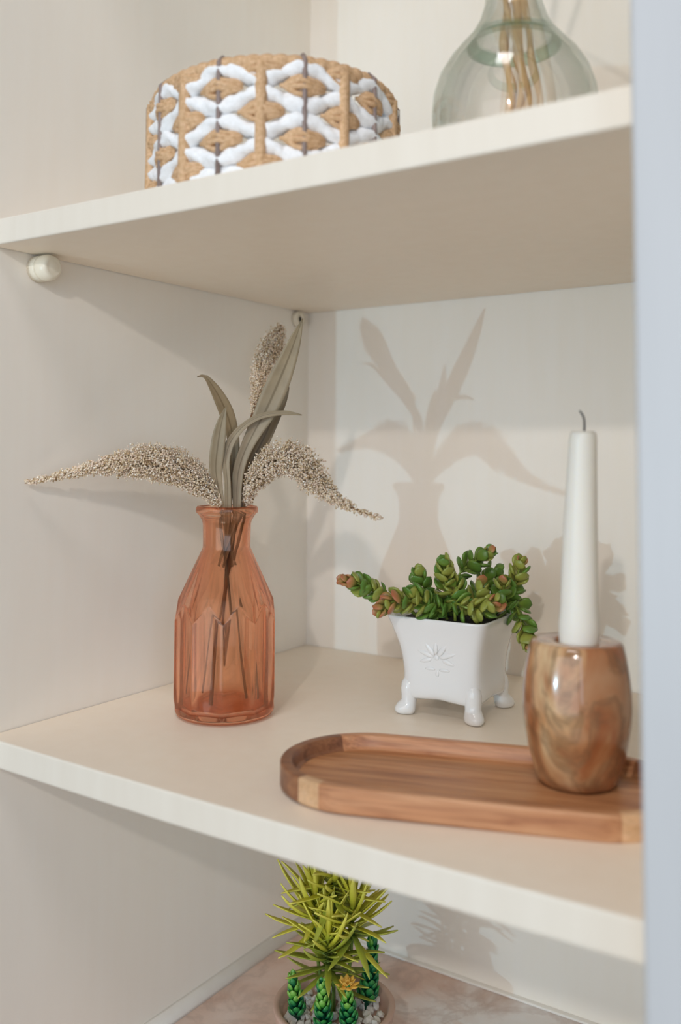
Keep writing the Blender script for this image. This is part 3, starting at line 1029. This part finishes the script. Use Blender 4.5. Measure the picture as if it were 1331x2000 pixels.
for sx in (-1, 1):
    for sy in (-1, 1):
        rows = []
        for d_, z, r in [(0.0262, 0.0300, 0.0014), (0.0266, 0.0275, 0.0042), (0.0270, 0.0235, 0.0060), (0.0270, 0.0190, 0.0067), (0.0268, 0.0145, 0.0066), (0.0270, 0.0105, 0.0062),
                        (0.0278, 0.0078, 0.0066), (0.0286, 0.0048, 0.0074), (0.0288, 0.0024, 0.0073), (0.0287, 0.0006, 0.0064), (0.0287, 0.0, 0.0044)]:
            ring_ = []
            for j in range(28):
                a = 2 * pi * j / 28
                toe = 1 + (0.07 * math.cos(3 * (a - math.atan2(sy, sx))) if z < 0.008 else 0)
                st = 1.18 if z < 0.008 else 1.0
                dx, dy = math.cos(a), math.sin(a)
                al = (dx * sx + dy * sy) / math.sqrt(2)
                k = toe * (1 + (st - 1) * max(al, 0))
                ring_.append(prot(sx * d_ + r * k * dx, sy * d_ + r * k * dy, z))
            rows.append(ring_)
        v, f = rings(rows[::-1])
        finish(mesh_obj('paw_foot', v, f, M['glaze'], pot))
# raised palmette on the front face
parts = []


def ellip(c, ax_, ay_, az_, rot, n=12, k=7):
    rows = []
    for i in range(k + 1):
        th = pi * i / k
        row = []
        for j in range(n):
            ph = 2 * pi * j / n
            x = ax_ * math.sin(th) * math.cos(ph)
            y = ay_ * math.sin(th) * math.sin(ph)
            z = az_ * math.cos(th)
            # taper along z
            x *= 1 - 0.35 * math.cos(th)
            xr = x * math.cos(rot) + z * math.sin(rot)
            zr = -x * math.sin(rot) + z * math.cos(rot)
            row.append(prot(c[0] + xr, c[1] + y, c[2] + zr))
        rows.append(row)
    return rings(rows, True, False, False)


def front_y(z):
    return -np.interp(z, [0.0315, 0.0385, 0.047, 0.0545, 0.063], [0.0325, 0.0328, 0.0338, 0.0353, 0.0378])


for ang, L, w in ((0, 0.0042, 0.0012), (-38, 0.0048, 0.0014), (38, 0.0048, 0.0014), (-74, 0.0050, 0.0014), (74, 0.0050, 0.0014), (-108, 0.0036, 0.0013), (108, 0.0036, 0.0013)):
    a = math.radians(ang)
    L, w = L * 1.5, w * 1.45
    cx, cz = math.sin(a) * 0.0098, 0.0465 + math.cos(a) * 0.0090
    parts.append(ellip((cx, front_y(cz), cz), w, 0.0010, L, a))
for cx, cz, L, w in ((0, 0.0468, 0.0022, 0.0020), (-0.0060, 0.0375, 0.0014, 0.0042), (0.0060, 0.0375, 0.0014, 0.0042), (0, 0.0345, 0.0026, 0.0015)):
    parts.append(ellip((cx, front_y(cz), cz), w, 0.0006, L, 0.0))
v, f = join(parts)
finish(mesh_obj('raised_palmette', v, f, M['glaze'], pot))
v, f = rings([sq_ring(0.0328, 0.061, 8), sq_ring(0.0372, 0.0718, 10), sq_ring(0.02, 0.0735, 5), sq_ring(0.002, 0.074, 5)])
finish(mesh_obj('soil', v, f, M['soil'], pot))

# ------------------------------------------------------------------ succulents
def leaf_mesh(name, mat, n=8, k=7, wid=0.46, thick=0.17):
    """plump leaf, length 1 along +Z, base at the origin."""
    rows, al = [], []
    for i in range(k + 1):
        t_ = i / k
        w_ = [0.16, 0.38, 0.66, 0.88, 1.0, 0.98, 0.74, 0.05][i]
        row = []
        for j in range(n):
            a = 2 * pi * j / n
            row.append((w_ * wid * math.cos(a), w_ * thick * math.sin(a) * (0.6 if math.sin(a) > 0 else 1.0) + 0.16 * t_ * t_, t_))
            al.append(t_)
        rows.append(row)
    v, f = rings(rows)
    me = bpy.data.meshes.new(name)
    me.from_pydata(v, [], f)
    me.materials.append(M[mat])
    me.polygons.foreach_set('use_smooth', [True] * len(me.polygons))
    a = me.attributes.new('along', 'FLOAT', 'POINT')
    a.data.foreach_set('value', al)
    bm = bmesh.new(); bm.from_mesh(me); bmesh.ops.recalc_face_normals(bm, faces=bm.faces); bm.to_mesh(me); bm.free()
    return me


LM = {k: leaf_mesh('leaf_' + k, k) for k in ('suc_green', 'suc_yellow', 'suc_red')}


def put_leaf(me, name, parent, pos, direction, outn, L, wf=1.0):
    z = Vector(direction).normalized()
    y = Vector(outn) - z * Vector(outn).dot(z)
    y = -y.normalized()
    x = y.cross(z)
    Mx = Matrix(((x.x * L * wf, y.x * L * wf, z.x * L), (x.y * L * wf, y.y * L * wf, z.y * L), (x.z * L * wf, y.z * L * wf, z.z * L))).to_4x4()
    Mx.translation = Vector(pos) - base_of(parent)
    o = bpy.data.objects.new(name, me)
    o.parent = parent
    o.matrix_basis = Mx
    return link(o)


plant = thing('sedum_plant', 'trailing green sedum with blushed tips growing in the white footed planter', 'succulent', (PC[0], PC[1], PC[2] + 0.07))
TINT = {'a': (0.5, 0.8), 'b': (0.15, 0.6), 'c': (2, 2), 'd': (0.2, 2), 'e': (0.75, 0.9), 'f': (0.0, 0.75), 'g': (2, 2), 'h': (0.55, 0.85), 'i': (0.6, 0.95), 'j': (2, 2), 'k': (2, 0.85), 'l': (2, 2), 'm': (2, 2), 'n': (2, 0.9), 'o': (2, 2)}
YEL = {'a': 0.45, 'b': 0.2, 'c': 0.9, 'd': 0.15, 'e': 0.75, 'f': 0.1, 'g': 2, 'h': 0.4, 'i': 0.55, 'j': 2, 'k': 0.5, 'l': 0.6, 'm': 0.6, 'n': 0.3, 'o': 2}
for key, d in DATA['sprigs'].items():
    d = np.array(d)
    # root each sprig in the soil
    root = d[0].copy()
    root[2] = min(root[2], PC[2] + 0.069)
    g = np.random.default_rng(sum(map(ord, key)))
    C = resample(d, 40)
    P = C[:, :3]
    T, N, B = frames(P)
    S = np.r_[0, np.cumsum(np.linalg.norm(np.diff(P, axis=0), axis=1))]
    st = np.vstack([[(root[0] * 0.6 + PC[0] * 0.4, root[1] * 0.6 + PC[1] * 0.4, PC[2] + 0.066)], P[::4], P[-1:]])
    br = tube('branch', resample(st, 16), np.linspace(0.0014, 0.0008, 16), M['suc_green'], plant, 6)
    nl = int(max(12, S[-1] / 0.0018)) if key != 'j' else 8
    gold = 2.399963
    for k in range(nl):
        q = (k + 0.4) / nl
        i = int(q * 39)
        a = k * gold + g.uniform(-0.25, 0.25)
        rad = N[i] * math.cos(a) + B[i] * math.sin(a)
        wv = max(C[i, 3], 0.0024)
        open_ = 1.05 - 0.62 * q ** 1.6
        dirv = rad * open_ + T[i] * (0.30 + 0.85 * q) + g.normal(0, 0.07, 3)
        L = min(max(wv * 1.35 / max(open_ * 0.95, 0.55), 0.0060), 0.0135) * g.uniform(0.88, 1.1) * (1.0 if q < 0.8 else 0.78)
        pos = P[i] + rad * 0.0009
        ry, rr_ = YEL[key], TINT[key][1]
        mk = 'suc_red' if (q > rr_ and g.random() < 0.72) else ('suc_yellow' if q > ry and g.random() < 0.75 else 'suc_green')
        put_leaf(LM[mk], 'leaf', br, pos, dirv, rad, L, g.uniform(0.85, 1.05))

# ------------------------------------------------------------------ woven basket on the upper shelf
BZ = H + TH - 0.0003
BCX, BCY, BR = 0.184, 0.0977, 0.0805
bask = thing('woven_basket', 'round basket woven in white rope and tan straw on the upper shelf', 'basket', (BCX, BCY, BZ))
PER = 2 * pi * BR


def bpt(s, off=0.0):
    """point on the round basket wall at arc length s from the front right upright, with outward offset."""
    a = math.radians(-40) + s / BR
    return np.array([BCX + (BR + off) * math.cos(a), BCY + (BR + off) * math.sin(a), 0])


def tilt(p):
    """the hand woven rim rises a little towards one side."""
    h_ = (p[2] - BZ) / 0.072
    p[2] += h_ * 0.0042 * ((p[0] - BCX) * 0.85 - (p[1] - BCY) * 0.5) / BR
    return p


NCOL = 20
PITCH = PER / NCOL
S0 = 0.0
ZL_W = [0.4262, 0.3945]
ZL_T = [0.4360, 0.4104, 0.3790]
ZR = 0.4408


def hi_rope(zc, sign, lens_at_wire):
    n = NCOL * 14
    pts = []
    for i in range(n):
        s = S0 + PER * i / n
        ph = (i / 14.0)
        c = math.cos(pi * ph)                # +1 at wires, -1 at straw uprights
        if not lens_at_wire:
            c = -c
        h_ = 0.0080 + 0.0036 * c
        p = bpt(s, 0.0006 + 0.0016 * abs(c))
        p[2] = zc + sign * h_ + 0.0004 * math.sin(i * 1.7)
        tilt(p)
        pts.append(p)
    return np.array(pts)


def rope_twist(k, amp, lobes=3):
    return lambda a, i: 1 + amp * math.cos(lobes * a - k * i)


for zc in ZL_W:
    for sg in (1, -1):
        tube('white_rope', hi_rope(zc, sg, True), 0.0051, M['white_rope'], bask, 12, True, rope_twist(0.62, 0.17))
p = np.array([np.array([*bpt(S0 + PER * i / 120, 0.0)[:2], BZ + 0.0056]) for i in range(120)])
tube('white_rope', p, 0.0052, M['white_rope'], bask, 12, True, rope_twist(2 * pi * 30 / 120, 0.10))


def lens(s0, zc, hh, half=0.0142, name='straw_knot'):
    """twisted straw bundle, lens shaped, lying along the wall."""
    parts = []
    g = np.random.default_rng(int(abs(s0 * 1e5)) % 9999 + int(zc * 1e4))
    ns = 4
    for q in range(ns):
        off = (q - (ns - 1) / 2) / ((ns - 1) / 2)
        pts, rad = [], []
        for t_ in np.linspace(-1, 1, 15):
            env = (1 - abs(t_) ** 1.8)
            p = bpt(s0 + t_ * half, 0.0030 + 0.0030 * env * (1 - 0.45 * off * off))
            p[2] = zc + off * hh * 0.68 * env + 0.0011 * math.sin(t_ * 4 + q * 1.3) * env + 0.0010 * t_ * off
            tilt(p)
            pts.append(p)
            rad.append(max(0.0007, hh * 0.36 * (0.22 + 0.78 * env)))
        parts.append(tube_geo(pts, np.array(rad), 7, False, lambda a, i, q=q: 1 + 0.24 * math.cos(2 * a - 0.9 * i + q)))
    v, f = join(parts)
    return finish(mesh_obj(name, v, f, M['straw'], bask))


for c in range(NCOL):
    s = S0 + PITCH * c
    if c % 2 == 0:
        for zc in ZL_W:
            lens(s, zc, 0.0070)
        q = bpt(s, 0.0062)
        tube('wire_upright', [tilt(np.array(w_, float)) for w_ in [(q[0], q[1], BZ + 0.0005 + 0.0005), (q[0], q[1], 0.41), (q[0], q[1], 0.432), (*bpt(s, 0.0062)[:2], 0.4415), (*bpt(s, 0.001)[:2], ZR + 0.0054)]], 0.0017, M['wire'], bask, 8)
    else:
        for zc in ZL_T:
            lens(s, zc, 0.0070)
        pts = []
        for z in np.linspace(BZ + 0.001, 0.4375, 16):
            p = bpt(s, 0.0056)
            p[2] = z
            pts.append(tilt(p))
        tube('straw_upright', pts, 0.0036, M['straw'], bask, 10, False, lambda a, i: 1 + 0.12 * math.cos(4 * a + 0.2 * i))
n = 420
p = np.array([tilt(np.array([*bpt(PER * i / n, 0.0012)[:2], ZR])) for i in range(n)])
tube('wrapped_rim', p, 0.0050, M['straw'], bask, 12, True, lambda a, i: 0.80 + 0.26 * abs(math.sin(pi * (i + 1.4 * math.sin(a)) / 7)) ** 0.6)

# ------------------------------------------------------------------ glass bottle on the upper shelf
GC = np.array([0.3474, 0.140, H + TH + 0.0002 - 0.0006])
bot = thing('glass_bottle', 'clear greenish teardrop glass bottle with twigs on the upper shelf', 'bottle', GC)
outer = [(0.0008, 0.003), (0.030, 0.001), (0.0400, 0.0), (0.0445, 0.0015), (0.0485, 0.010), (0.0516, 0.026), (0.0532, 0.042), (0.0534, 0.054), (0.0522, 0.066), (0.0484, 0.078), (0.0418, 0.089), (0.0345, 0.0975),
         (0.0278, 0.105), (0.0225, 0.114), (0.0188, 0.125), (0.0170, 0.140), (0.0165, 0.160), (0.0168, 0.185), (0.0200, 0.192), (0.0200, 0.198)]
inner = [(0.0170, 0.199), (0.0142, 0.192), (0.0138, 0.160), (0.0142, 0.140), (0.0158, 0.125), (0.0192, 0.114), (0.0240, 0.105), (0.0300, 0.0975),
         (0.0370, 0.089), (0.0433, 0.078), (0.0470, 0.066), (0.0482, 0.054), (0.0480, 0.040), (0.0460, 0.024), (0.0400, 0.012), (0.030, 0.009), (0.0006, 0.011)]
finish(lathe('bottle_body', outer + inner, GC, M['clearglass'], bot, 96))
finish(lathe('glass_band', [(0.0250, 0.1032), (0.0296, 0.0980), (0.0304, 0.0962), (0.0290, 0.0962), (0.0240, 0.1022)] + [(0.0250, 0.1032)], GC, M['greenglass'], bot, 72, None, False, False))
tw = thing('twig_bunch', 'bunch of curly peeled tan twigs standing inside the glass bottle', 'twigs', (GC[0], GC[1], GC[2] + 0.011))
for q, (foot, mid, top, r) in enumerate((((0.000, -0.004), (-0.006, 0.000), (-0.005, 0.000), 0.0032), ((0.008, 0.004), (0.003, 0.002), (0.001, 0.001), 0.0034), ((0.020, 0.006), (0.012, 0.000), (0.006, 0.003), 0.0026), ((-0.006, 0.006), (0.004, -0.004), (-0.003, -0.005), 0.0024))):
    P = resample([(GC[0] + foot[0], GC[1] + foot[1], GC[2] + 0.013), (GC[0] + foot[0] * 0.9 - 0.002, GC[1] + foot[1], GC[2] + 0.040), (GC[0] + mid[0] + 0.004, GC[1] + mid[1], GC[2] + 0.066),
                  (GC[0] + mid[0], GC[1] + mid[1], GC[2] + 0.092), (GC[0] + top[0], GC[1] + top[1], GC[2] + 0.13), (GC[0] + top[0] * 1.0, GC[1] + top[1] * 1.0, GC[2] + 0.20), (GC[0] + top[0] * 4, GC[1] + top[1] * 4, GC[2] + 0.27)], 44)
    P[:, 0] += 0.0012 * np.sin(np.arange(44) * 0.75 + q) * np.linspace(1, 0.4, 44)
    tube('twig', P, r * (1 + 0.18 * np.sin(np.arange(44) * 0.9 + q * 2)) * np.linspace(1.0, 0.7, 44), M['twig'], tw, 10)

P = resample([(GC[0] + 0.004, GC[1] + 0.004, GC[2] + 0.18), (GC[0] + 0.012, GC[1] + 0.004, GC[2] + 0.225), (0.4030, 0.1750, 0.555), (0.4200, 0.1840, 0.5220)], 24)
tube('twig', P, np.linspace(0.0014, 0.0008, 24), M['twig'], tw, 7)
for k, (ex, ey, ez) in enumerate(((0.4190, 0.1830, 0.4995), (0.4255, 0.1860, 0.5015), (0.4120, 0.1800, 0.5040))):
    st_ = np.array([0.4200 - 0.004 * k, 0.1840 - 0.001 * k, 0.5240 + 0.004 * k])
    P = resample([st_, (st_ + np.array([ex, ey, ez])) / 2 + np.array([0.002 * (k - 1), -0.002, 0.002]), (ex, ey, ez)], 12)
    v, f, al, ac = ribbon(P, 0.0034 * np.sin(np.linspace(0.15, pi - 0.05, 12)) ** 0.8, view_side(P), 0.0003, 0.3, 5)
    finish(mesh_obj('dried_leaf', v, f, M['leaf'], tw, attrs={'along': al, 'across': ac}))

# ------------------------------------------------------------------ planted clay pot on the marble floor
GP = np.array([0.148, 0.232, FZ])
GR = 0.0492
clay = thing('clay_pot', 'round pinkish clay pot with white pebbles on the marble floor', 'plant pot', GP)
prof = [(0.0005, 0.0002), (0.034, 0.0002), (0.0365, 0.001), (0.0405, 0.010), (0.0448, 0.024), (0.0475, 0.035), (GR - 0.0004, 0.0415), (GR, 0.0430), (GR - 0.0008, 0.0440), (GR - 0.0042, 0.0440),
        (GR - 0.0052, 0.0430), (GR - 0.0068, 0.036), (GR - 0.0085, 0.034), (0.0005, 0.034)]
finish(lathe('pot_body', prof, GP, M['clay'], clay, 72))


def pebble_mesh(seed):
    g = np.random.default_rng(seed)
    bm = bmesh.new()
    bmesh.ops.create_icosphere(bm, subdivisions=1, radius=1.0)
    for w in bm.verts:
        w.co *= 1 + g.normal(0, 0.13)
        w.co.z *= 0.75
        w.co.x *= 1.15
    me = bpy.data.meshes.new('pebble')
    bm.to_mesh(me)
    bm.free()
    me.materials.append(M['pebble'])
    return me


PM = [pebble_mesh(s) for s in range(5)]
g = np.random.default_rng(11)
spots = []
for k in range(900):
    r = math.sqrt(g.random()) * (GR - 0.0115)
    a = g.uniform(0, 2 * pi)
    p = (r * math.cos(a), r * math.sin(a))
    if all(math.hypot(p[0] - q[0], p[1] - q[1]) > 0.0056 for q in spots):
        spots.append(p)
    if len(spots) > 95:
        break
for k, p in enumerate(spots):
    o = bpy.data.objects.new('pebble', PM[k % 5])
    o.parent = clay
    s = g.uniform(0.0030, 0.0043)
    o.location = (p[0], p[1], 0.0355 + g.uniform(0.0, 0.0018))
    o.rotation_euler = (g.uniform(-0.6, 0.6), g.uniform(-0.6, 0.6), g.uniform(0, 6.3))
    o.scale = (s, s, s)
    link(o)

SZ = FZ + 0.036


def blade_mesh(name, mat, curve, wid):
    n = 9
    t_ = np.linspace(0, 1, n)
    P = np.stack([np.zeros(n), -curve * t_ ** 2, t_ * (1 - 0.15 * abs(curve) * t_)], 1)
    W = wid * np.interp(t_, [0, 0.15, 0.5, 0.8, 1], [0.45, 0.8, 1.0, 0.72, 0.04])
    v, f, al, ac = ribbon(P, W, np.array([1.0, 0, 0]), 0.012, 0.5, 3)
    me = bpy.data.meshes.new(name)
    me.from_pydata([tuple(q) for q in v], [], f)
    me.materials.append(M[mat])
    me.polygons.foreach_set('use_smooth', [True] * len(me.polygons))
    a = me.attributes.new('along', 'FLOAT', 'POINT')
    a.data.foreach_set('value', al)
    bm = bmesh.new(); bm.from_mesh(me); bmesh.ops.recalc_face_normals(bm, faces=bm.faces); bm.to_mesh(me); bm.free()
    return me


BL = {(m_, c): blade_mesh('blade', m_, cv, 0.060) for m_ in ('grass_light', 'grass_dark') for c, cv in enumerate((0.10, 0.30, -0.12))}
gc = np.array([GP[0] - 0.002, GP[1] + 0.002, SZ])
gp = thing('grass_plant', 'spiky lime green grass plant in the middle of the clay pot', 'grass plant', gc)
heads = [((0.0, 0.0), 0.118, 0.030), ((0.012, 0.004), 0.088, 0.030), ((-0.012, -0.004), 0.090, 0.028), ((0.002, -0.010), 0.066, 0.026), ((-0.004, 0.006), 0.048, 0.024)]
g = np.random.default_rng(21)
for hi, ((hx, hy), hz, _) in enumerate(heads):
    c0 = gc + np.array([hx, hy, 0])
    tip = gc + np.array([hx * 1.25, hy * 1.25, hz])
    st = tube('stem', resample([gc + np.array([hx * 0.5, hy * 0.5, -0.002]), (c0 + tip) / 2, tip], 10), np.linspace(0.0018, 0.0010, 10), M['grass_dark'], gp, 6)
    nb = 44 if hi < 4 else 30
    for k in range(nb):
        q = (k + 0.5) / nb
        pos = tip - np.array([0, 0, 0.030 * (1 - q)])
        a = k * 2.399963 + g.uniform(-0.2, 0.2)
        el = math.radians(-28 + 108 * q ** 0.85 + g.uniform(-10, 10))
        dirv = np.array([math.cos(a) * math.cos(el), math.sin(a) * math.cos(el), math.sin(el)])
        L = g.uniform(0.036, 0.049) * (1.0 if hi < 3 else 0.95)
        mk = 'grass_light' if (hi < 3 and (q > 0.22 or g.random() < 0.4)) else 'grass_dark'
        if hi == 3 and q > 0.5:
            mk = 'grass_light'
        put_leaf(BL[(mk, int(g.integers(0, 3)))], 'blade', st, pos, dirv, np.array([dirv[0] * -0.3, dirv[1] * -0.3, 1.0]), L)

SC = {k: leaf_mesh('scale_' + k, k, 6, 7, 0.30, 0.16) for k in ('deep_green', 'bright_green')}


def spike(label, base, top, n, L, bright, flower=False, curl=False):
    t = thing('green_succulent', label, 'succulent', (base[0], base[1], SZ), 'small green succulents around the clay pot rim')
    b = np.array([base[0], base[1], SZ - 0.001])
    tp = np.array(top)
    mid = (b + tp) / 2 + np.array([0.001, -0.001, 0])
    P = resample([b, mid, tp], 24)
    st = tube('stem', P, np.linspace(0.0022, 0.0014, 24), M['deep_green'], t, 7)
    T, N, B = frames(P)
    g = np.random.default_rng(int(base[0] * 1e5) % 997)
    for k in range(n):
        q = (k + 0.5) / n
        i = min(23, int(3 + q * 20))
        a = k * 2.399963
        rad = N[i] * math.cos(a) + B[i] * math.sin(a)
        dv = rad * (0.85 - 0.55 * q) + T[i] * 0.85 + g.normal(0, 0.05, 3)
        mk = 'bright_green' if q > bright and g.random() < 0.7 else 'deep_green'
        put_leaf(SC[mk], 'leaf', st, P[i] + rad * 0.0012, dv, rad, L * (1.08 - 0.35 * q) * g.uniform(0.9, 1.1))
    if flower:
        fl = mesh_petals(tp + np.array([0, 0, 0.003]), t)
    return t


def mesh_petals(c, parent):
    parts = []
    for ring_, (n, el, L) in enumerate(((8, 15, 0.0100), (7, 45, 0.0088), (4, 75, 0.0066))):
        for k in range(n):
            a = 2 * pi * k / n + ring_ * 0.4
            e = math.radians(el)
            d = np.array([math.cos(a) * math.cos(e), math.sin(a) * math.cos(e), math.sin(e)])
            P = np.array([c + d * L * t_ for t_ in np.linspace(0.05, 1, 6)])
            v, f, _, _ = ribbon(P, 0.0022 * np.array([0.4, 0.75, 1, 1, 0.75, 0.2]), np.array([-math.sin(a), math.cos(a), 0]), 0.0003, 0.3, 3)
            parts.append((v, f))
    v, f = join(parts)
    return finish(mesh_obj('flower', v, f, M['flower'], parent))


spike('small green succulent at the left of the clay pot, beside the pebbles', (0.1300, 0.2085), (0.1267, 0.2044, -0.2150), 38, 0.0105, 0.40)
spike('small green succulent second from left at the front of the clay pot', (0.1545, 0.2080), (0.1562, 0.2025, -0.2110), 38, 0.0105, 0.45)
spike('small green succulent topped by a yellow flower in the clay pot', (0.1695, 0.2205), (0.1703, 0.2170, -0.2160), 38, 0.0105, 0.5, True)
spike('tall green succulent at the right of the clay pot, behind the yellow flower', (0.1660, 0.2520), (0.1672, 0.2592, -0.1980), 52, 0.0115, 0.8)
